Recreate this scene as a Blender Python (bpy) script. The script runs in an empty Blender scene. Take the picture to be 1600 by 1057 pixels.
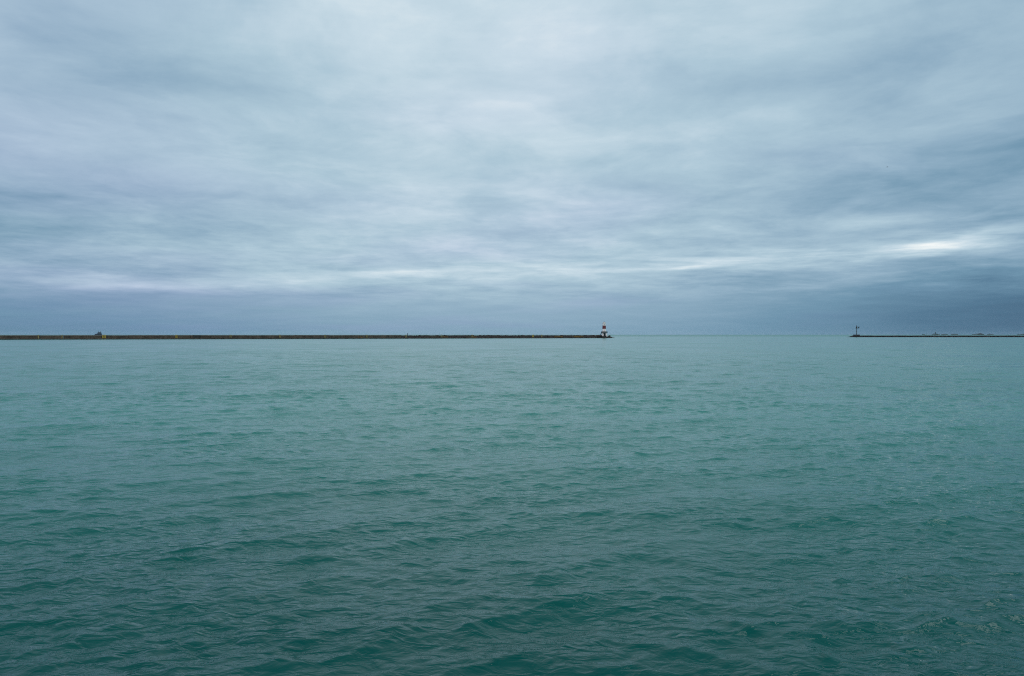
import bpy, bmesh, math, random
import numpy as np
from mathutils import Vector, Matrix

random.seed(7)
R = math.radians
C = bpy.context.scene.collection
scene = bpy.context.scene

# ------------------------------------------------------------------ camera
EYE = 3.2                       # metres above the water
F = 1244.4                      # focal length in photo pixels (28 mm on 36 mm, 1600 px)
HOR = 523.0
cam_d = bpy.data.cameras.new('camera')
cam_d.lens = 28.0
cam_d.sensor_width = 36.0
cam_d.clip_start = 0.1
cam_d.clip_end = 60000.0
cam = bpy.data.objects.new('camera', cam_d)
cam.location = (0, 0, EYE)
cam.rotation_euler = (R(90 - 0.253), 0, 0)
C.objects.link(cam)
scene.camera = cam

scene.render.engine = 'CYCLES'
scene.render.resolution_x = 1024
scene.render.resolution_y = 676
scene.view_settings.view_transform = 'Standard'
scene.view_settings.look = 'None'
scene.view_settings.exposure = 0.0
scene.view_settings.gamma = 1.0
scene.view_settings.use_curve_mapping = False
scene.cycles.use_denoising = False
scene.cycles.filter_width = 1.05
scene.cycles.max_bounces = 6
scene.cycles.volume_bounces = 1

SUN_AZ, SUN_EL = 56.0, 50.0     # degrees to the right of the view axis, degrees up


def lin(c):
    return tuple(((v / 255) / 12.92 if v / 255 <= .04045 else ((v / 255 + .055) / 1.055) ** 2.4) for v in c)


class NB:
    """Small helper that chains math nodes."""
    def __init__(self, nt):
        self.nt = nt

    def _in(self, sock, v):
        if isinstance(v, (int, float)):
            sock.default_value = v
        elif isinstance(v, (tuple, list)):
            sock.default_value = v
        else:
            self.nt.links.new(v, sock)

    def m(self, op, a, b=None, c=None, clamp=False):
        n = self.nt.nodes.new('ShaderNodeMath')
        n.operation = op
        n.use_clamp = clamp
        self._in(n.inputs[0], a)
        if b is not None:
            self._in(n.inputs[1], b)
        if c is not None:
            self._in(n.inputs[2], c)
        return n.outputs[0]

    def vec(self, x, y, z=0.0):
        n = self.nt.nodes.new('ShaderNodeCombineXYZ')
        for s, v in zip(n.inputs, (x, y, z)):
            self._in(s, v)
        return n.outputs[0]

    def noise(self, v, scale, detail=4, rough=.5, dist=0.0, dim='3D'):
        n = self.nt.nodes.new('ShaderNodeTexNoise')
        n.noise_dimensions = dim
        self._in(n.inputs['Vector'], v)
        n.inputs['Scale'].default_value = scale
        n.inputs['Detail'].default_value = detail
        n.inputs['Roughness'].default_value = rough
        n.inputs['Distortion'].default_value = dist
        return n.outputs['Fac']

    def gauss(self, az, el, a0, e0, sa, se, tilt=0.0):
        """exp(-((az-a0)/sa)^2 - ((el-e0-tilt*(az-a0))/se)^2)"""
        da = self.m('SUBTRACT', az, a0)
        de = self.m('SUBTRACT', el, e0)
        if tilt:
            de = self.m('SUBTRACT', de, self.m('MULTIPLY', da, tilt))
        qa = self.m('POWER', self.m('ABSOLUTE', self.m('DIVIDE', da, sa)), 2.0)
        qe = self.m('POWER', self.m('ABSOLUTE', self.m('DIVIDE', de, se)), 2.0)
        return self.m('EXPONENT', self.m('MULTIPLY', self.m('ADD', qa, qe), -1.0))

    def ramp(self, f, stops, interp='LINEAR'):
        n = self.nt.nodes.new('ShaderNodeValToRGB')
        cr = n.color_ramp
        cr.interpolation = interp
        while len(cr.elements) < len(stops):
            cr.elements.new(0.5)
        for e, (p, c) in zip(cr.elements, stops):
            e.position = p
            e.color = (*c, 1) if len(c) == 3 else c
        self._in(n.inputs[0], f)
        return n.outputs[0]


# ------------------------------------------------------------------ world: overcast sky
world = bpy.data.worlds.new('World')
scene.world = world
world.use_nodes = True
nt = world.node_tree
nt.nodes.clear()
b = NB(nt)
tc = nt.nodes.new('ShaderNodeTexCoord')
nrm = nt.nodes.new('ShaderNodeVectorMath'); nrm.operation = 'NORMALIZE'
nt.links.new(tc.outputs['Generated'], nrm.inputs[0])
sep = nt.nodes.new('ShaderNodeSeparateXYZ')
nt.links.new(nrm.outputs[0], sep.inputs[0])
X, Y, Z = sep.outputs
el = b.m('MULTIPLY', b.m('ARCSINE', b.m('MAXIMUM', Z, 0.0)), 57.2958)
az = b.m('MULTIPLY', b.m('ARCTAN2', X, Y), 57.2958)
# the cloud deck as a plane overhead: direction / height
zc = b.m('ADD', b.m('MAXIMUM', Z, 0.0), 0.075)
px_, py_ = b.m('DIVIDE', X, zc), b.m('DIVIDE', Y, zc)
deck = b.vec(px_, py_, 0.0)
deck_w = b.vec(b.m('MULTIPLY', px_, 1.2), py_, 3.7)
n_big = b.noise(deck, 0.42, 3, .5, .3)
n_mid = b.noise(deck_w, 1.5, 8, .60, .35)
n_fine = b.noise(deck_w, 5.5, 8, .64, .3)
far_streak = b.noise(b.vec(b.m('MULTIPLY', az, .11), b.m('MULTIPLY', el, 1.5), 1.3), 1.0, 6, .6, .4)
n_warp = b.noise(deck, 0.9, 4, .55)
n_lump = b.noise(b.vec(b.m('ADD', px_, 7.0), b.m('ADD', py_, 3.0), 1.1), 1.5, 6, .52, .35)
lump = b.ramp(n_lump, [(.36, (0, 0, 0)), (.50, (.55, .55, .55)), (.60, (1, 1, 1))], 'EASE')
n_hue = b.noise(deck, 0.33, 2, .5)
# ragged edges for the placed bands of cloud
elw = b.m('ADD', el, b.m('MULTIPLY', b.m('SUBTRACT', n_warp, .5), b.m('MULTIPLY', b.m('MINIMUM', b.m('ADD', el, 1.0), 8.0), .38)))
def curve(v, pts):
    n = nt.nodes.new('ShaderNodeMapRange'); n.clamp = True
    out = None
    fc = nt.nodes.new('ShaderNodeFloatCurve')
    cm = fc.mapping.curves[0]
    x0, x1 = pts[0][0], pts[-1][0]
    while len(cm.points) < len(pts):
        cm.points.new(.5, .5)
    for p, (x, y) in zip(cm.points, pts):
        p.location = ((x - x0) / (x1 - x0), y)
    fc.mapping.update()
    b._in(n.inputs[0], v)
    n.inputs[1].default_value = x0; n.inputs[2].default_value = x1
    n.inputs[3].default_value = 0; n.inputs[4].default_value = 1
    nt.links.new(n.outputs[0], fc.inputs['Value'])
    return fc.outputs[0]
t = curve(elw, [(0, .612), (1.6, .655), (3.0, .70), (4.6, .745), (8, .765), (13, .79), (24, .82), (34, .80), (55, .76), (90, .75)])
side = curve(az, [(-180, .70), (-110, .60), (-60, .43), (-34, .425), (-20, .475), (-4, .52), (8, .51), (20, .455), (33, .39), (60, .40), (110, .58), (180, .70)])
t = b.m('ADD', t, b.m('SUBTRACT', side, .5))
def add(g, k):
    global t
    t = b.m('ADD', t, b.m('MULTIPLY', g, k))
add(b.gauss(az, elw, 38, 1.6, 17, 2.5, -.02), -.112)      # rain-dark cloud low on the right
broken = b.m('ADD', -.15, b.m('MULTIPLY', far_streak, 2.3))
add(b.m('MULTIPLY', broken, b.gauss(az, elw, 28.5, 5.75, 4.4, .44, .045)), .175)     # bright gap
add(b.m('MULTIPLY', broken, b.gauss(az, elw, 22, 5.3, 9.0, .50, .055)), .085)
add(b.gauss(az, elw, 13.3, 4.85, 1.8, .18), .09)          # small bright slit
add(b.m('MULTIPLY', broken, b.gauss(az, elw, 4, 4.75, 14, .46, .035)), .065)
add(b.gauss(az, elw, -26, 3.35, 12, .42, .02), .105)       # pale band low on the left
add(b.gauss(az, elw, -9, 4.3, 8, .40, .03), .050)
add(b.gauss(az, elw, 24, 7.6, 6, .5), .05)
add(b.gauss(az, elw, 25, 11, 12, 2.6), -.035)
add(b.gauss(az, elw, -28, 8.6, 10, 1.3), -.035)
add(b.gauss(az, elw, -27, 18, 6, 3), -.035)
add(b.gauss(az, elw, -1, 22, 13, 5), .012)
# texture of the deck; calmer in the far, blurred distance right above the water
calm = curve(el, [(0, .12), (2.0, .25), (3.5, .75), (7, .95), (90, 1.0)])
tex = b.m('ADD', b.m('MULTIPLY', b.m('SUBTRACT', n_big, .5), .10),
          b.m('ADD', b.m('MULTIPLY', b.m('SUBTRACT', n_mid, .5), .22), b.m('MULTIPLY', b.m('SUBTRACT', n_fine, .5), curve(el, [(0, .10), (7, .09), (12, .05), (90, .04)]))))
tex = b.m('ADD', tex, b.m('MULTIPLY', b.m('SUBTRACT', lump, .55), .056))
tex = b.m('ADD', tex, b.m('MULTIPLY', b.m('SUBTRACT', far_streak, .5), curve(el, [(0, .03), (2.2, .05), (3.6, .155), (6.0, .10), (8.5, .03), (12, .0), (90, .0)])))
t = b.m('ADD', t, b.m('MULTIPLY', tex, calm))
S = 10.0  # Background strength is 0.1
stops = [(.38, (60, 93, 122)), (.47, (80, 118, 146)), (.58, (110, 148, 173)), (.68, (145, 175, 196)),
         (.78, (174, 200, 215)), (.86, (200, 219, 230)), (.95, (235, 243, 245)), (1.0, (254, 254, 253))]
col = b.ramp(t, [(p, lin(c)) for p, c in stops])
hue = nt.nodes.new('ShaderNodeMix'); hue.data_type = 'RGBA'; hue.blend_type = 'MULTIPLY'
lil = b.m('MULTIPLY', b.m('ADD', b.m('MULTIPLY', b.m('SUBTRACT', n_hue, .47), 3.4),
          b.m('MULTIPLY', b.m('SUBTRACT', b.m('MULTIPLY', az, -1.0), 4), .012), clamp=True), curve(t, [(0, 0), (.45, 0), (.62, 1), (1, 1)]))
nt.links.new(lil, hue.inputs['Factor'])
nt.links.new(col, hue.inputs['A'])
hue.inputs['B'].default_value = (1.06, .955, 1.05, 1)
big = nt.nodes.new('ShaderNodeVectorMath'); big.operation = 'SCALE'
nt.links.new(hue.outputs['Result'], big.inputs[0]); big.inputs['Scale'].default_value = S
sky = nt.nodes.new('ShaderNodeTexSky')
sky.sky_type = 'NISHITA'
sky.sun_disc = False
sky.sun_elevation = R(SUN_EL)
sky.sun_rotation = R(SUN_AZ)
cover = nt.nodes.new('ShaderNodeMix'); cover.data_type = 'RGBA'
cover.inputs['Factor'].default_value = 0.985             # the overcast hides nearly all of the clear sky
nt.links.new(sky.outputs[0], cover.inputs['A'])
nt.links.new(big.outputs[0], cover.inputs['B'])
bg = nt.nodes.new('ShaderNodeBackground')
bg.inputs['Strength'].default_value = 0.1
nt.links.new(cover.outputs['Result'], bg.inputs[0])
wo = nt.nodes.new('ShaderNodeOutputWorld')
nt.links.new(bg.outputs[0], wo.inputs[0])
world.cycles.sampling_method = 'MANUAL'
world.cycles.sample_map_resolution = 512

sd = bpy.data.lights.new('sun', 'SUN')
sd.energy = 0.5
sd.angle = R(24)
sd.color = (.92, .97, 1)
sun = bpy.data.objects.new('sun', sd)
v = Vector((math.sin(R(SUN_AZ)) * math.cos(R(SUN_EL)), math.cos(R(SUN_AZ)) * math.cos(R(SUN_EL)), math.sin(R(SUN_EL))))
sun.rotation_euler = v.to_track_quat('Z', 'Y').to_euler()
sun.location = v * 100
C.objects.link(sun)


# ------------------------------------------------------------------ materials
def new_mat(name):
    m = bpy.data.materials.new(name); m.use_nodes = True
    n = m.node_tree; n.nodes.clear()
    p = n.nodes.new('ShaderNodeBsdfPrincipled'); o = n.nodes.new('ShaderNodeOutputMaterial')
    n.links.new(p.outputs[0], o.inputs['Surface'])
    return m, n, p, o


def mottled(name, dark, light, scale=.6, rough=.85, bump=.3, streak=1.0):
    m, n, p, o = new_mat(name)
    q = NB(n)
    g = n.nodes.new('ShaderNodeNewGeometry')
    mp = n.nodes.new('ShaderNodeMapping'); mp.inputs['Scale'].default_value = (1, 1, streak)
    n.links.new(g.outputs['Position'], mp.inputs[0])
    f = q.noise(mp.outputs[0], scale, 6, .62)
    f2 = q.noise(mp.outputs[0], scale * 7, 3, .6)
    k = q.m('ADD', q.m('MULTIPLY', q.m('SUBTRACT', f, .5), 2.2), q.m('ADD', .1, q.m('MULTIPLY', f2, .8)), clamp=True)
    c = q.ramp(k, [(0, dark), (1, light)])
    n.links.new(c, p.inputs['Base Color'])
    p.inputs['Roughness'].default_value = rough
    bp = n.nodes.new('ShaderNodeBump'); bp.inputs['Strength'].default_value = bump; bp.inputs['Distance'].default_value = .05
    n.links.new(f2, bp.inputs['Height']); n.links.new(bp.outputs[0], p.inputs['Normal'])
    return m


M = {}
M['cap'] = mottled('weathered_pale_concrete', (.13, .13, .11), (.30, .30, .27), .35)
M['wall'] = mottled('brown_stained_concrete', (.028, .024, .018), (.125, .106, .078), .22, streak=.5)
M['wall2'] = mottled('dark_purple_brown_concrete', (.022, .017, .018), (.095, .074, .070), .30, streak=.5)
M['wet'] = mottled('wet_black_wall', (.004, .004, .003), (.014, .014, .011), .4, rough=.4)
M['ledge'] = mottled('algae_ledge_concrete', (.03, .035, .028), (.12, .13, .11), .3)
M['rock'] = mottled('dark_armour_stone', (.010, .010, .009), (.055, .052, .045), .8)
M['rock_black'] = mottled('black_wet_stone', (.004, .005, .006), (.016, .019, .022), .7, rough=.6)
M['yellow'] = mottled('yellow_safety_paint', (.36, .27, .03), (.62, .50, .08), 1.5, rough=.6)
M['faded'] = mottled('faded_yellow_paint', (.20, .17, .06), (.42, .37, .16), 1.5, rough=.7)
M['ochre'] = mottled('ochre_rust_stain', (.10, .055, .012), (.30, .18, .04), .5)
M['white'] = mottled('white_tower_paint', (.78, .78, .77), (.88, .88, .87), .5, rough=.5, bump=.05)
M['red'] = mottled('dark_red_tower_paint', (.10, .010, .014), (.17, .018, .022), .5, rough=.5, bump=.05)
M['green'] = mottled('dark_green_steel_paint', (.010, .035, .036), (.022, .060, .060), .6, rough=.5, bump=.05)
M['dark'] = mottled('dark_grey_steel', (.006, .012, .018), (.018, .028, .036), .6, rough=.5, bump=.05)
M['glass'] = mottled('lantern_glass', (.05, .07, .08), (.10, .13, .14), .6, rough=.1, bump=0)
M['navy'] = mottled('dark_blue_hull_paint', (.008, .024, .05), (.016, .040, .075), .3, rough=.5, bump=.05)
M['shipgrey'] = mottled('blue_grey_ship_paint', (.015, .04, .07), (.03, .06, .10), .3, rough=.5, bump=.05)
M['far'] = mottled('dark_slate_building', (.035, .06, .08), (.075, .11, .14), .02)
M['bird'] = mottled('grey_feathers', (.05, .05, .05), (.12, .12, .12), 9)




# water
m, n, p, o = new_mat('green_lake_water')
q = NB(n)
g = n.nodes.new('ShaderNodeNewGeometry')
pos = g.outputs['Position']
att = n.nodes.new('ShaderNodeAttribute'); att.attribute_name = 'unresolved'; att.attribute_type = 'GEOMETRY'
un = att.outputs['Fac']
gust = q.noise(pos, .045, 4, .6, .4)
tone_noise = q.noise(pos, .035, 4, .55)
M['water'] = m
# lens edge darkening painted into the base colour: dark close by, paler far out
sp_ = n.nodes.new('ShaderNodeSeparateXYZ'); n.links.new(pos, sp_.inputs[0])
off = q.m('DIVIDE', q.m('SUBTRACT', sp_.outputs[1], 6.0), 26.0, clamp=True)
edge_fade = q.m('ADD', off, q.m('MULTIPLY', q.m('SUBTRACT', tone_noise, .5), .9), clamp=True)
c = q.ramp(edge_fade, [(0, (.0010, .074, .063)), (.45, (.0110, .148, .120)), (1, (.0280, .205, .168))])
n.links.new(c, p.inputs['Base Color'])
p.inputs['IOR'].default_value = 1.333
p.inputs['Specular IOR Level'].default_value = .16
rg = q.m('ADD', .03, q.m('MULTIPLY', un, q.m('ADD', .13, q.m('MULTIPLY', q.m('SUBTRACT', gust, .5), .35))))
# the open lake beyond the breakwaters is rougher than the sheltered basin
open_ = q.m('DIVIDE', q.m('SUBTRACT', sp_.outputs[1], 900.0), 700.0, clamp=True)
rg = q.m('ADD', rg, q.m('MULTIPLY', open_, .13))
n.links.new(rg, p.inputs['Roughness'])
mp = n.nodes.new('ShaderNodeMapping'); mp.inputs['Scale'].default_value = (.75, 1.25, 1); mp.inputs['Rotation'].default_value = (0, 0, .25)
n.links.new(pos, mp.inputs[0])
w1 = q.noise(mp.outputs[0], 4.2, 3, .45, .9)
w2 = q.noise(mp.outputs[0], 11.0, 3, .55, .5)
mp2 = n.nodes.new('ShaderNodeMapping'); mp2.inputs['Scale'].default_value = (1.1, .9, 1); mp2.inputs['Rotation'].default_value = (0, 0, -.9)
n.links.new(pos, mp2.inputs[0])
w3 = q.noise(mp2.outputs[0], 1.7, 5, .5, .3)
# gusts roughen the ripples in patches
patch = q.m('MULTIPLY', q.noise(pos, .30, 3, .5), 2.0)
h = q.m('ADD', q.m('MULTIPLY', w1, .072), q.m('MULTIPLY', w2, .009))
h = q.m('MULTIPLY', h, q.m('POWER', patch, 1.2))
h = q.m('ADD', h, q.m('MULTIPLY', w3, .03))
bp = n.nodes.new('ShaderNodeBump'); bp.inputs['Distance'].default_value = 1.0
n.links.new(q.m('MULTIPLY', .62, q.m('SUBTRACT', 1.0, q.m('MULTIPLY', un, .55))), bp.inputs['Strength'])
n.links.new(h, bp.inputs['Height'])
n.links.new(bp.outputs[0], p.inputs['Normal'])


# ------------------------------------------------------------------ helpers
def link(name, me, mat, parent=None, smooth=False):
    ob = bpy.data.objects.new(name, me)
    if mat is not None:
        me.materials.append(mat)
    C.objects.link(ob)
    if parent is not None:
        ob.parent = parent
    if smooth:
        me.polygons.foreach_set('use_smooth', [True] * len(me.polygons))
    return ob


def obj(name, bm, mat, parent=None, smooth=False):
    me = bpy.data.meshes.new(name)
    bmesh.ops.recalc_face_normals(bm, faces=bm.faces)
    bm.to_mesh(me); bm.free()
    return link(name, me, mat, parent, smooth)


def tag(o, label=None, cat=None, group=None, kind=None):
    for k, v in (('label', label), ('category', cat), ('group', group), ('kind', kind)):
        if v:
            o[k] = v
    return o


def empty(name, loc, rz=0.0):
    o = bpy.data.objects.new(name, None)
    o.location = loc; o.rotation_euler = (0, 0, rz); o.empty_display_size = 1
    C.objects.link(o)
    return o


def box(bm, x0, x1, y0, y1, z0, z1, bevel=0.0):
    r = bmesh.ops.create_cube(bm, size=1)
    vs = r['verts']
    for v in vs:
        v.co = Vector(((x0 + x1) / 2 + v.co.x * (x1 - x0), (y0 + y1) / 2 + v.co.y * (y1 - y0), (z0 + z1) / 2 + v.co.z * (z1 - z0)))
    if bevel:
        es = {e for v in vs for e in v.link_edges}
        bmesh.ops.bevel(bm, geom=list(es), offset=bevel, segments=1, affect='EDGES')
    return vs


def lathe(bm, prof, seg=16, cx=0, cy=0):
    rings = []
    for r_, z_ in prof:
        rings.append([bm.verts.new((cx + r_ * math.cos(2 * math.pi * k / seg), cy + r_ * math.sin(2 * math.pi * k / seg), z_)) for k in range(seg)])
    for a, c_ in zip(rings, rings[1:]):
        for k in range(seg):
            bm.faces.new((a[k], a[(k + 1) % seg], c_[(k + 1) % seg], c_[k]))
    bm.faces.new(rings[0][::-1]); bm.faces.new(rings[-1])


def tube(bm, a, c_, r0, r1=None, seg=8):
    a, c_ = Vector(a), Vector(c_)
    r1 = r0 if r1 is None else r1
    d = (c_ - a).normalized()
    u = d.orthogonal().normalized(); w = d.cross(u)
    A = [bm.verts.new(a + (u * math.cos(2 * math.pi * k / seg) + w * math.sin(2 * math.pi * k / seg)) * r0) for k in range(seg)]
    B = [bm.verts.new(c_ + (u * math.cos(2 * math.pi * k / seg) + w * math.sin(2 * math.pi * k / seg)) * r1) for k in range(seg)]
    for k in range(seg):
        bm.faces.new((A[k], A[(k + 1) % seg], B[(k + 1) % seg], B[k]))
    bm.faces.new(A[::-1]); bm.faces.new(B)


def rock(bm, x, y, z, s, rnd):
    r = bmesh.ops.create_icosphere(bm, subdivisions=1, radius=1)
    rot = Matrix.Rotation(rnd.random() * 6.3, 3, 'Z') @ Matrix.Rotation(rnd.random() * 1.0, 3, 'X')
    sx, sy, sz = s * rnd.uniform(.7, 1.3), s * rnd.uniform(.6, 1.1), s * rnd.uniform(.45, .8)
    for v in r['verts']:
        c_ = v.co * rnd.uniform(.82, 1.12)
        v.co = rot @ Vector((c_.x * sx, c_.y * sy, c_.z * sz)) + Vector((x, y, z))


def at(px, D, py=None):
    """world point that lies D metres ahead, seen at photo column px (and row py)"""
    return Vector(((px - 800) / F * D, D, 0 if py is None else EYE + (HOR - py) / F * D))


# ------------------------------------------------------------------ water
def build_water():
    rng = np.random.default_rng(11)
    # rows: rings round the viewpoint, wide apart only where the water recedes
    rs = [0.0, 2.2, 4.4]
    r = 5.4
    while r < 15500:
        rs.append(r)
        k = .0024 if r < 50 else \
            .0030 if r < 180 else .006 if r < 420 else .014 if r < 900 else .03 if r < 3000 else .08
        r += .018 + k * r
    rs[-1] = 15500
    rs = np.array(rs)
    front = np.linspace(-40, 40, 940)
    back = np.concatenate([np.linspace(40, 320, 110)[1:-1]])
    th = np.radians(np.concatenate([front, back]))
    dth = np.gradient(np.concatenate([front, back])) * np.pi / 180
    nr, nc = len(rs), len(th)
    Rr, T = np.meshgrid(rs, th, indexing='ij')
    dr = np.gradient(rs)[:, None]
    x0 = (Rr * np.sin(T)).astype(np.float64); y0 = (Rr * np.cos(T)).astype(np.float64)
    cell = np.maximum(dr, Rr * dth[None, :] * np.ones_like(Rr))
    cell_row = dr[:, 0]
    X_ = x0.copy(); Y_ = y0.copy(); Z_ = np.zeros_like(x0)
    N = 260
    lam = np.exp(np.linspace(np.log(.18), np.log(13.0), N)) * rng.uniform(.97, 1.03, N)
    kk = 2 * np.pi / lam
    main = np.radians(-90 + 14)      # running towards the viewer, a little to the right
    spread = np.where(lam > 1.3, .55, .95)
    ang = main + rng.normal(0, 1, N) * spread
    s0 = .0124
    # waves of about 2.3 m carry most of the height
    slope = s0 * np.where(lam > 1.15, np.maximum(np.exp(-((np.log(lam / 1.15)) / .60) ** 2), np.where(lam < 5, .42, .24)), 1.0) * np.where(lam < .6, 1.15, 1.0)
    amp = slope / kk * 1.15
    ph = rng.uniform(0, 2 * np.pi, N)
    total = float(np.sum(slope ** 2))
    resolved = np.zeros_like(x0)
    # gusts: short waves stand higher in some patches of the surface than in others
    wind = np.zeros_like(x0)
    for _ in range(26):
        L_ = math.exp(rng.uniform(math.log(4), math.log(60))); a_ = rng.uniform(0, 6.283)
        wind += np.sin(2 * np.pi / L_ * (np.cos(a_) * x0 * .7 + np.sin(a_) * y0) + rng.uniform(0, 6.283)) * np.clip((L_ / cell - 3) / 3, 0, 1)
    wind = np.clip(1 + wind / 26 ** .5 * .24, .45, 1.6)
    for i in range(N):
        w = np.clip((lam[i] / cell - 2.3) / 2.0, 0, 1)
        rows = np.where(w.max(axis=1) > 0)[0]
        if len(rows) == 0:
            continue
        a, z = rows[0], rows[-1] + 1
        dx, dy = math.cos(ang[i]), math.sin(ang[i])
        f = (kk[i] * (dx * x0[a:z] + dy * y0[a:z]) + ph[i]) % (2 * np.pi)
        f = f.astype(np.float32)
        w = w[a:z]
        sn, cs = np.sin(f), np.cos(f)
        if lam[i] < 3:
            w = w * wind[a:z]
        Z_[a:z] += amp[i] * w * cs
        X_[a:z] -= 1.8 * amp[i] * dx * w * sn
        Y_[a:z] -= 1.8 * amp[i] * dy * w * sn
        resolved[a:z] += slope[i] ** 2 * np.minimum(w, 1) ** 2
    un = np.clip(1 - resolved / total, 0, 1)
    Z_ = Z_ + 0.0
    co = np.stack([X_, Y_, Z_], -1).reshape(-1, 3).astype(np.float32)
    idx = np.arange(nr * nc).reshape(nr, nc)
    nxt = np.roll(idx, -1, axis=1)
    quads = np.stack([idx[:-1], nxt[:-1], nxt[1:], idx[1:]], -1).reshape(-1, 4)
    # wind upward: reverse
    quads = quads[:, ::-1]
    me = bpy.data.meshes.new('water')
    me.vertices.add(len(co)); me.vertices.foreach_set('co', co.ravel())
    me.loops.add(quads.size); me.loops.foreach_set('vertex_index', quads.ravel().astype(np.int32))
    me.polygons.add(len(quads))
    me.polygons.foreach_set('loop_start', np.arange(0, quads.size, 4, dtype=np.int32))
    me.polygons.foreach_set('use_smooth', np.ones(len(quads), dtype=bool))
    me.update(calc_edges=True)
    at_ = me.attributes.new('unresolved', 'FLOAT', 'POINT')
    at_.data.foreach_set('value', un.reshape(-1).astype(np.float32))
    me.validate()
    print('water verts', len(co), 'quads', len(quads), 'rows', nr, 'normal', me.polygons[500000].normal[:])
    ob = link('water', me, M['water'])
    tag(ob, kind='structure')
    return ob


build_water()

# ------------------------------------------------------------------ left breakwater
INV0, INV1 = 1 / 500.0, 1 / 730.0         # 1/distance at photo columns 0 and 944


def bw_dist(px):
    return 1 / (INV0 + (INV1 - INV0) * px / 944)


A = at(-110, bw_dist(-110)); B = at(952, bw_dist(952))
axis = (B - A); LEN = axis.length; ang = math.atan2(axis.y, axis.x)


def bw_s(px):
    return (at(px, bw_dist(px)) - A).length


rnd = random.Random(3)
bw = empty('breakwater', A, ang)
tag(bw, 'long low concrete breakwater with yellow ladders, running from the left edge to the lighthouse', 'breakwater')
# local x along the wall, -y faces the viewer
S1 = bw_s(628)       # smooth concrete until here, rougher from here on


def sections(x0, x1, step, build, gap=.12):
    x = x0
    while x < x1 - 1:
        e = min(x + step * rnd.uniform(.85, 1.15), x1)
        build(x, e - gap)
        x = e


# cap slabs: tops lie at slightly different heights, joints open
def cap_slab(x, e, z, mat, lo=.30):
    bm = bmesh.new(); dz = rnd.uniform(-.06, .06)
    box(bm, x, e, -.25, 6.0, z - lo + dz, z + dz, .05)
    obj('cap_slab', bm, mat, bw)


def wall_panel(x, e, mat, z):
    bm = bmesh.new(); dy = rnd.uniform(-.06, .06)
    box(bm, x, e, dy, 5.8, .55, z, .06)
    # shallow vertical ribs
    k = x + 2.0
    while k < e - 1:
        box(bm, k, k + .35, dy - .10, dy + .1, .6, z - .05)
        k += rnd.uniform(2.6, 4.2)
    obj('wall_panel', bm, mat, bw)


def both_a(x, e):
    cap_slab(x, e, 2.80, M['cap'])
    wall_panel(x, e, M['wall'], 2.45)


def both_b(x, e):
    z = rnd.uniform(2.42, 2.68)
    wall_panel(x, e, rnd.choice([M['wall2'], M['wall'], M['wall2']]), z - .36)
    cap_slab(x, e, z, rnd.choice([M['wall2'], M['ledge'], M['wall']]), .28)


sections(0, S1, 12, both_a)
sections(S1, LEN - 10, 8, both_b)
bm = bmesh.new(); box(bm, 0, LEN - 4, -.35, 6.2, -2.0, .50); obj('footing', bm, M['wet'], bw)
# low ledge in front of the nearer half, with a lit top edge
bm = bmesh.new()
x = 0
while x < bw_s(480):
    e = x + rnd.uniform(7, 13)
    box(bm, x, e - .15, -3.0 + rnd.uniform(-.3, .3), -.40, .30, .62 + rnd.uniform(-.08, .05), .05)
    x = e
o_ = obj('ledge', bm, M['ledge'], bw)
bm = bmesh.new(); box(bm, 0, bw_s(482), -2.6, -.36, -2.0, .28); obj('ledge_footing', bm, M['wet'], bw)
# armour stones at the foot and on the rough part
bm = bmesh.new()
x = bw_s(300)
while x < LEN:
    k = 1 if x < S1 else 2
    for _ in range(k):
        rock(bm, x + rnd.uniform(-1, 1), -rnd.uniform(.4, 2.6), rnd.uniform(-.1, .55), rnd.uniform(.5, 1.1), rnd)
    x += rnd.uniform(.9, 1.9)
tag(obj('armour_stones', bm, M['rock'], bw), kind='stuff')
bm = bmesh.new()
for _ in range(150):
    x = rnd.uniform(S1 + 10, LEN - 6)
    rock(bm, x, rnd.uniform(-.1, 3.0), 2.55 + rnd.uniform(-.15, .15), rnd.uniform(.2, .5), rnd)
for _ in range(60):
    rock(bm, LEN - rnd.uniform(0, 14), rnd.uniform(-1.5, 5), rnd.uniform(.6, 2.3), rnd.uniform(.6, 1.2), rnd)
tag(obj('rubble', bm, M['rock'], bw), kind='stuff')


def ladder(px, width, bars, mat, zt=2.95, zb=.7):
    s = bw_s(px)
    top = empty_part('ladder', s)
    n_bars = bars + 1
    for q_ in range(n_bars):
        xx = -width / 2 + width * q_ / bars
        bm = bmesh.new(); box(bm, xx - .13, xx + .13, -.62, -.42, zb, zt)
        box(bm, xx - .09, xx + .09, -.41, .8, zt - .14, zt)
        obj('rail', bm, mat, top)
    k = 0
    first = None
    zz = zb + .2
    while zz < zt:
        if first is None:
            bm = bmesh.new(); box(bm, -width / 2 + .14, width / 2 - .14, -.58, -.46, 0, .12)
            first = obj('rung', bm, mat, top); first.location.z = zz
        else:
            c_ = first.copy(); C.objects.link(c_); c_.parent = top; c_.location.z = zz
        zz += .34
    return top


def empty_part(name, s):
    o = bpy.data.objects.new(name, None); C.objects.link(o); o.parent = bw; o.location = (s, 0, 0)
    return o


for px, w_, n_ in ((60, .5, 1), (97, .4, 1), (161.5, .9, 1), (163.8, 1.0, 1), (275.6, 1.2, 1), (360, 1.2, 1), (437, 1.0, 1),
                   (508, 1.3, 1), (572.5, 1.2, 1), (634, .9, 1), (689.5, 1.6, 1), (737.5, 1.4, 1), (832.5, 1.8, 1), (846, 1.2, 1)):
    ladder(px, w_ if 161 < px < 165 else w_ * .72, n_, M['yellow'] if 161 < px < 165 or px in (832.5, 275.6) else M['faded'])
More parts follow.
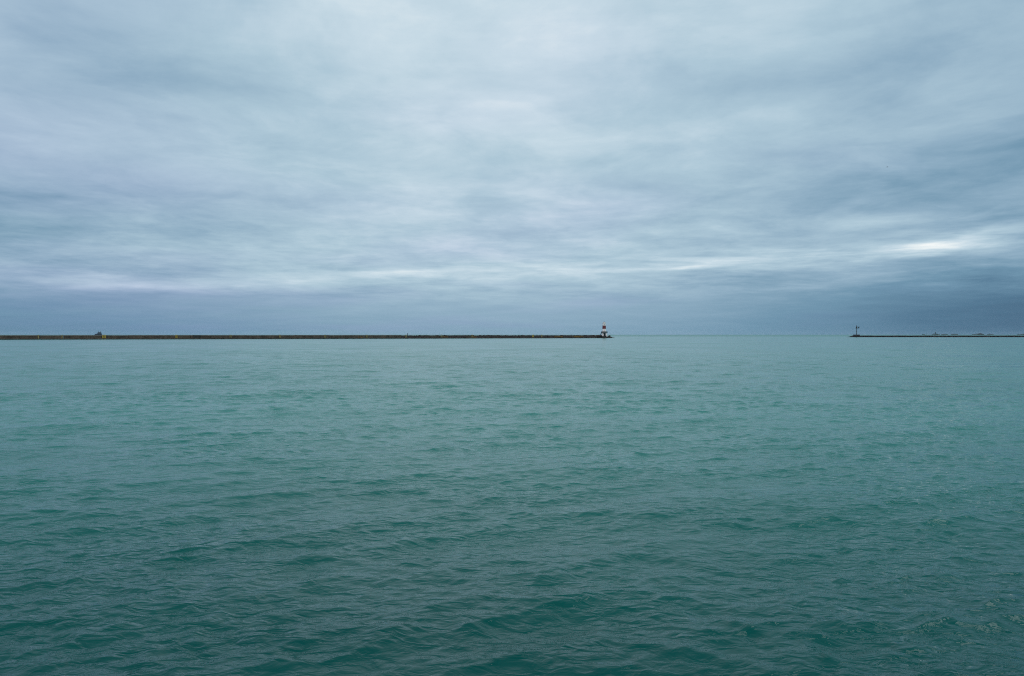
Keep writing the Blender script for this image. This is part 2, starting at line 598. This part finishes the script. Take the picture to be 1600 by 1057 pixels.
# ochre stained timber fenders on the far stretch
for px0, px1, zz in ((896, 911, 1.9), (866, 879, 1.5), (692, 699, 1.7), (738, 744, 1.6), (560, 566, 1.4)):
    bm = bmesh.new(); s0_, s1_ = bw_s(px0), bw_s(px1)
    x = s0_
    while x < s1_:
        box(bm, x, x + .55, -.44, -.14, .7, zz + rnd.uniform(-.2, .2), .03)
        x += .75
    f_ = obj('fender', bm, M['ochre'], bw)
# dark slab added on the wall face, standing for a gap near column 305
bm = bmesh.new(); box(bm, bw_s(302), bw_s(313), -.50, -.32, .6, 2.70, .04); obj('gap_slab', bm, M['wet'], bw)

# small post on the breakwater top
pt = at(636.8, bw_dist(636.8) + 2.0)
post = empty('marker_post', (pt.x, pt.y, 2.55))
tag(post, 'short dark post standing alone on the breakwater top, above a pale ladder', 'post')
bm = bmesh.new(); lathe(bm, [(.34, 0), (.34, .10), (.22, .18), (.20, .95)], 10); obj('shaft', bm, M['dark'], post)
bm = bmesh.new(); lathe(bm, [(.38, .951), (.40, 1.15), (.30, 1.42), (.08, 1.55)], 10); obj('head', bm, M['dark'], post)

# ------------------------------------------------------------------ lighthouse
D = 732.0
P = D / F      # metres per photo pixel there
lc = at(944.6, D)
lh = empty('lighthouse', (lc.x, lc.y, .45))
tag(lh, 'white lighthouse with a dark red band, on white legs above a dark green deck', 'lighthouse')
z = lambda py: EYE + (HOR - py) * P - .45
TX = -.38     # tower axis sits slightly left of the deck centre


def part(name, prof, mat, seg=20, cx=TX):
    bm = bmesh.new(); lathe(bm, prof, seg, cx, 0)
    return obj(name, bm, mat, lh)



bm = bmesh.new(); box(bm, -4.4, 5.4, -3.6, 3.6, -2.2, z(526.8), .15); obj('pier_base', bm, M['wet'], lh)
zd0, zd1 = z(521.1), z(519.7)
for sx in (-1, 1):
    for sy in (-1, 1):
        bm = bmesh.new()
        tube(bm, (sx * 1.75 - .1, sy * 1.7, z(526.7)), (sx * 1.45 - .1, sy * 1.4, zd0 - .01), .68, .60, 12)
        lathe(bm, [(.85, z(526.79)), (.85, z(526.3)), (.7, z(526.2))], 12, sx * 1.75 - .1, sy * 1.7)
        obj('leg', bm, M['white'], lh)
for sy in (-1.55, 1.55):
    bm = bmesh.new()
    tube(bm, (-1.7, sy, z(526)), (1.5, sy, z(522)), .09, seg=6)
    tube(bm, (1.5, sy, z(526)), (-1.7, sy, z(522)), .09, seg=6)
    obj('cross_brace', bm, M['green'], lh)
bm = bmesh.new(); lathe(bm, [(2.5, zd0), (2.85, zd0 + .12), (2.85, zd1)], 8, -.1, 0); obj('deck', bm, M['green'], lh)
bm = bmesh.new()
for k in range(16):
    a_ = 2 * math.pi * k / 16
    tube(bm, (-.1 + 2.7 * math.cos(a_), 2.7 * math.sin(a_), zd1), (-.1 + 2.7 * math.cos(a_), 2.7 * math.sin(a_), zd1 + 1.05), .09, seg=5)
for hgt in (.35, .7, 1.05):
    for k in range(16):
        a_, c_ = 2 * math.pi * k / 16, 2 * math.pi * (k + 1) / 16
        tube(bm, (-.1 + 2.7 * math.cos(a_), 2.7 * math.sin(a_), zd1 + hgt), (-.1 + 2.7 * math.cos(c_), 2.7 * math.sin(c_), zd1 + hgt), .09, seg=4)
obj('railing', bm, M['green'], lh)
part('lower_tower', [(2.0, zd1 + .003), (1.95, z(518.0)), (1.75, z(517.0)), (1.62, z(514.2))], M['white'])
part('red_band', [(1.625, z(514.195)), (1.60, z(511.5)), (1.56, z(509.1))], M['red'])
part('upper_tower', [(1.56, z(509.095)), (1.50, z(505.9))], M['white'])
bm = bmesh.new(); box(bm, TX - .38, TX + .38, -2.06, -1.90, zd1 + .01, zd1 + 1.9, .03); dr = obj('door', bm, M['white'], lh)
bm = bmesh.new(); box(bm, TX + .2, TX + .28, -2.12, -2.065, zd1 + .9, zd1 + 1.1); obj('handle', bm, M['dark'], dr)
for zz in (z(516), z(507.6)):
    bm = bmesh.new(); box(bm, TX - .16, TX + .16, -1.76 if zz < 8 else -1.60, -1.4, zz - .3, zz + .3, .02); obj('window', bm, M['dark'], lh)
gal = part('gallery', [(1.40, z(505.89)), (1.72, z(505.7)), (1.72, z(505.45))], M['white'])
bm = bmesh.new()
for k in range(12):
    a_, c_ = 2 * math.pi * k / 12, 2 * math.pi * (k + 1) / 12
    pa = (TX + 1.55 * math.cos(a_), 1.55 * math.sin(a_)); pc = (TX + 1.55 * math.cos(c_), 1.55 * math.sin(c_))
    tube(bm, (*pa, z(505.44)), (*pa, z(504.2)), .03, seg=4)
    tube(bm, (*pa, z(504.2)), (*pc, z(504.2)), .03, seg=4)
obj('gallery_railing', bm, M['white'], gal)
part('lantern', [(1.25, z(505.44)), (1.25, z(503.95))], M['white'], 10)
part('lantern_roof', [(1.15, z(503.94)), (1.1, z(503.7)), (.5, z(503.3)), (.10, z(503.05)), (.06, z(502.4))], M['dark'], 10)
# stair on the left side
bm = bmesh.new()
for sy in (-.5, .5):
    tube(bm, (-4.2, sy, z(526.8)), (-2.7, sy, zd1), .2, seg=6)
    tube(bm, (-4.2, sy, z(525.0)), (-2.7, sy, zd1 + 1.0), .06, seg=6)
for k in range(13):
    f = (k + .5) / 13
    xx = -4.2 + 1.5 * f; zz = z(526.8) + (zd1 - z(526.8)) * f
    box(bm, xx - .16, xx + .16, -.5, .5, zz - .04, zz + .04)
obj('stair', bm, M['dark'], lh)
bm = bmesh.new(); box(bm, -.7, .6, 1.2, 2.2, z(526.7), zd0 - .02, .05); obj('core_column', bm, M['green'], lh)

# stones round the lighthouse
bm = bmesh.new()
for _ in range(150):
    a_ = rnd.uniform(0, 6.283); rr = rnd.uniform(3.9, 6.2)
    hx = lc.x + .4 + rr * math.cos(a_) * 1.0; hy = lc.y + rr * math.sin(a_)
    if hy < lc.y - 2 and abs(hx - lc.x) < 3 and rr < 5:
        continue
    rock(bm, hx, hy, rnd.uniform(-.2, 1.9) * max(0, 1 - (rr - 3.9) / 3.2), rnd.uniform(.6, 1.05), rnd)
for _ in range(40):
    f = rnd.random()
    rock(bm, lc.x + 5 + 4.5 * f, lc.y + rnd.uniform(-2, 2), -.1 + rnd.uniform(-.2, .25) * (1 - f), rnd.uniform(.5, .9), rnd)
o_ = obj('riprap', bm, M['rock'])
tag(o_, 'dark loose stones heaped round the foot of the lighthouse', 'stones', kind='stuff')

# ------------------------------------------------------------------ right breakwater
D2 = 960.0
P2 = D2 / F
a2 = at(1329, D2)
b2 = empty('breakwater', (a2.x, a2.y, 0), 0)
tag(b2, 'low black breakwater on the right, starting at the thin beacon pole', 'breakwater')
L2 = (1700 - 1329) * P2


def top2(x):
    return 2.02 * min(1, .25 + x / 4.0)


x = 3.5
while x < L2:
    e = x + rnd.uniform(9, 13)
    bm = bmesh.new(); box(bm, x, e - .12, -.3, 5, .3, 1.95 + rnd.uniform(-.06, .08), .08)
    obj('concrete_block', bm, M['rock_black'], b2)
    x = e
bm = bmesh.new(); box(bm, 2, L2, -.6, 5.4, -2, .28); obj('footing', bm, M['rock_black'], b2)
bm = bmesh.new(); x = -.2
while x < L2:
    n_ = 2
    for _ in range(n_):
        zz = rnd.uniform(-.1, 1.3) * (1 if x > 3 else .8)
        rock(bm, x + rnd.uniform(-.6, .6), -.4 - (1.5 - zz) * rnd.uniform(.6, 1.3), zz, rnd.uniform(.6, 1.0), rnd)
    x += rnd.uniform(.8, 1.4)
for _ in range(45):
    x = rnd.uniform(0, 5)
    rock(bm, x, rnd.uniform(-1, 4.5), rnd.uniform(0, .3 * x + .3), rnd.uniform(.6, 1.0), rnd)
tag(obj('armour_stones', bm, M['rock_black'], b2), kind='stuff')
bm = bmesh.new(); rr = at(1323.8, D2, 527.0)
for _ in range(7):
    rock(bm, rr.x + rnd.uniform(-1.2, 1.2), rr.y + rnd.uniform(-.8, .8), .0, rnd.uniform(.35, .65), rnd)
tag(obj('awash_rock', bm, M['rock_black']), 'small dark rock barely breaking the water off the right breakwater tip', 'rock')

bp_ = at(1339.6, D2)
bc = empty('beacon', (bp_.x, bp_.y + 2.2, 1.9))
tag(bc, 'thin dark beacon pole carrying two dark triangular marks, on the right breakwater', 'beacon')
zz_ = lambda py: EYE + (HOR - py) * P2 - 1.9
bm = bmesh.new(); box(bm, (1335.2 - 1339.6) * P2, (1344.0 - 1339.6) * P2, -1.8, 1.8, .003, zz_(523.1), .1)
pd = obj('pedestal', bm, M['dark'], bc)
bm = bmesh.new(); tube(bm, (0, 0, zz_(523.1)), (0, 0, zz_(509.0)), .34, .20, 10); obj('pole', bm, M['dark'], bc)
bm = bmesh.new(); tube(bm, (-.1, -.1, zz_(513.2)), (3.1 * P2, -.1, zz_(513.2)), .10, seg=6)
tube(bm, (-.1, .1, zz_(515.2)), (2.6 * P2, .1, zz_(513.3)), .06, seg=6); obj('arm', bm, M['dark'], bc)


def tri(cx, w, y0, y1, lean):
    bm = bmesh.new()
    pts = [(cx - w / 2, y0), (cx + w / 2, y0), (cx + w / 2 * lean, y1)]
    fr = [bm.verts.new((a, -.42, c_)) for a, c_ in pts]; bk = [bm.verts.new((a, -.30, c_)) for a, c_ in pts]
    bm.faces.new(fr); bm.faces.new(bk[::-1])
    for k in range(3):
        bm.faces.new((fr[k], fr[(k + 1) % 3], bk[(k + 1) % 3], bk[k]))
    return obj('triangle_mark', bm, M['dark'], bc)


tri(-.5 * P2, 3.4 * P2, zz_(513.4), zz_(509.0), .6)
tri(2.85 * P2, 2.6 * P2, zz_(513.3), zz_(509.6), .7)
bm = bmesh.new(); lathe(bm, [(.24, zz_(509.0)), (.26, zz_(508.6)), (.12, zz_(508.4))], 8); obj('lamp', bm, M['glass'], bc)
bm = bmesh.new()
for k in range(30):
    box(bm, -.2, .2, -.42, -.36, .2 + zz_(523.1) + k * .33, .25 + zz_(523.1) + k * .33)
for s_ in (-.2, .2):
    box(bm, s_ - .03, s_ + .03, -.44, -.36, zz_(523.1), zz_(513.3))
obj('climbing_ladder', bm, M['dark'], bc)

# ------------------------------------------------------------------ ship beyond the left breakwater
DS = 3600.0
PS = DS / F
sp = at(153.6, DS)
ship = empty('ship', (sp.x, sp.y, 0))
ship.scale = (1, 1, 1.42)
tag(ship, 'small dark blue work ship with two short masts, beyond the left breakwater', 'ship')
L = 5.6 * PS
hull = bmesh.new()
secs = []
for f in np.linspace(-1, 1, 15):
    xx = f * L
    beam = 4.3 * (1 - max(0, (-f - .35) / .65) ** 2.2) * (1 - .15 * max(0, (f - .6) / .4)) + .08
    sheer = 2.6 + 1.9 * max(0, -f) ** 2 + .4 * max(0, f) ** 2
    rake = -1.5 * max(0, -f - .6)
    secs.append([hull.verts.new((xx + rake * (k > 1), y_, zz)) for k, (y_, zz) in enumerate(((-beam * .6, -1.2), (-beam * .9, .3), (-beam, sheer), (beam, sheer), (beam * .9, .3), (beam * .6, -1.2)))])
for s_, t_ in zip(secs, secs[1:]):
    for k in range(6):
        hull.faces.new((s_[k], s_[(k + 1) % 6], t_[(k + 1) % 6], t_[k]))
hull.faces.new(secs[0]); hull.faces.new(secs[-1][::-1])
obj('hull', hull, M['navy'], ship)
bm = bmesh.new(); box(bm, -3.2, 13.5, -3.2, 3.2, 2.5, 6.2, .3); obj('deckhouse', bm, M['shipgrey'], ship)
bm = bmesh.new(); box(bm, -1.6, 12.6, -2.7, 2.7, 6.2, 9.3, .3)
dk = obj('upper_deckhouse', bm, M['navy'], ship)
for k in range(8):
    bm = bmesh.new(); box(bm, -.9 + k * 1.6, .1 + k * 1.6, -2.78, -2.6, 7.4, 8.4); obj('window', bm, M['glass'], dk)
bm = bmesh.new(); box(bm, -9.5, -5, -1.6, 1.6, 3.0, 4.8, .2); obj('hatch', bm, M['shipgrey'], ship)
bm = bmesh.new(); tube(bm, (1.6, 0, 9.2), (1.6, 0, 14.8), .55, .28, 8); tube(bm, (.2, 0, 12.2), (3.0, 0, 12.2), .2, seg=6); obj('mast', bm, M['dark'], ship)
bm = bmesh.new(); lathe(bm, [(1.05, 9.25), (.85, 12.8), (.95, 13.1)], 12, 11.4, 0); obj('funnel', bm, M['dark'], ship)
bm = bmesh.new(); tube(bm, (-13.5, 0, 4.0), (-13.5, 0, 7.0), .2, seg=6); obj('jackstaff', bm, M['dark'], ship)

# ------------------------------------------------------------------ far shore structures on the right
DF = 9500.0
PF = DF / F


def far_group(name, px, boxes, label, cat, towers=(), D_=DF):
    c0 = at(px, D_); k_ = D_ / F
    e_ = empty(name, (c0.x, c0.y, 0)); tag(e_, label, cat, 'faint buildings on the far horizon')
    for (a, c_, top) in boxes:
        bm = bmesh.new(); h_ = EYE + (HOR - top) * k_
        box(bm, (a - px) * k_, (c_ - px) * k_, -20, 20, -2, h_, 1.0)
        # roof step
        box(bm, (a - px) * k_ + (c_ - a) * k_ * .3, (a - px) * k_ + (c_ - a) * k_ * .55, -9, 9, h_ - .5, h_ + 1.6, .4)
        obj('wall', bm, M['far'], e_)
    for (a, w_, top) in towers:
        bm = bmesh.new(); h_ = EYE + (HOR - top) * k_
        lathe(bm, [(w_ * k_ * .9, -2), (w_ * k_ * .5, h_ * .9), (w_ * k_ * .42, h_)], 12, (a - px) * k_, 0)
        obj('tower', bm, M['far'], e_)
    return e_


far_group('far_building', 1462, [(1457, 1467, 522.5), (1459.5, 1464.2, 521.8)], 'tallest faint tower with a broad foot on the horizon at right', 'building', [(1461.4, 1.1, 518.8), (1458.8, .5, 521.4)])
far_group('far_building', 1475, [(1472, 1479.5, 522.3)], 'low faint flat building just right of the horizon tower', 'building')
far_group('far_building', 1491, [(1487.5, 1495.5, 522.1)], 'low faint building second right of the horizon tower', 'building')
far_group('far_building', 1528, [(1520, 1536.5, 522.4), (1526, 1535, 521.7), (1530.5, 1532.5, 521.2)], 'widest faint building on the horizon near the right edge', 'building')
far_group('far_building', 1548, [(1544, 1551, 522.4)], 'small faint building right of the widest one', 'building', [(1546, .4, 521.4)])
far_group('far_building', 1598, [(1591, 1606, 522.5), (1596, 1604, 522.0)], 'faint building cut by the right edge of the picture', 'building')
far_group('far_building', 1445, [(1441.5, 1444.5, 522.3)], 'thin faint structure left of the horizon tower', 'building', [(1447.2, .35, 521.0)], 12500)

# ------------------------------------------------------------------ bird
DB = 150.0
bpn = at(1386, DB, 261.5)
bird = empty('bird', bpn, .7)
tag(bird, 'tiny dark bird flying alone in the sky at right', 'bird')
bm = bmesh.new()
lathe(bm, [(.004, -.17), (.018, -.14), (.04, -.06), (.045, .02), (.03, .09), (.028, .12), (.012, .16), (.003, .18)], 8)
bmesh.ops.rotate(bm, verts=bm.verts, matrix=Matrix.Rotation(R(90), 3, 'X'))
obj('body', bm, M['bird'], bird, True)
for s_ in (-1, 1):
    bm = bmesh.new()
    pts = [(.03, .05, .01), (.13, .075, .06), (.26, -.02, .045), (.13, -.03, .055), (.03, -.05, .0)]
    tp = [bm.verts.new((s_ * x_, y_, z_ + .006)) for x_, y_, z_ in pts]; bt = [bm.verts.new((s_ * x_, y_, z_ - .004)) for x_, y_, z_ in pts]
    bm.faces.new(tp); bm.faces.new(bt[::-1])
    for k in range(5):
        bm.faces.new((tp[k], tp[(k + 1) % 5], bt[(k + 1) % 5], bt[k]))
    obj('wing', bm, M['bird'], bird)
bm = bmesh.new(); box(bm, -.03, .03, .15, .24, -.005, .005); obj('tail', bm, M['bird'], bird)

# ------------------------------------------------------------------ haze
bm = bmesh.new(); box(bm, -16500, 16500, -16500, 16500, -4, 48)
hm = bpy.data.materials.new('pale_air'); hm.use_nodes = True
hn = hm.node_tree; hn.nodes.clear()
pv = hn.nodes.new('ShaderNodeVolumePrincipled'); ho = hn.nodes.new('ShaderNodeOutputMaterial')
pv.inputs['Color'].default_value = (.80, .90, 1.0, 1)
pv.inputs['Density'].default_value = 1.0e-5
hn.links.new(pv.outputs[0], ho.inputs['Volume'])
hz = obj('haze', bm, hm)
tag(hz, kind='stuff')
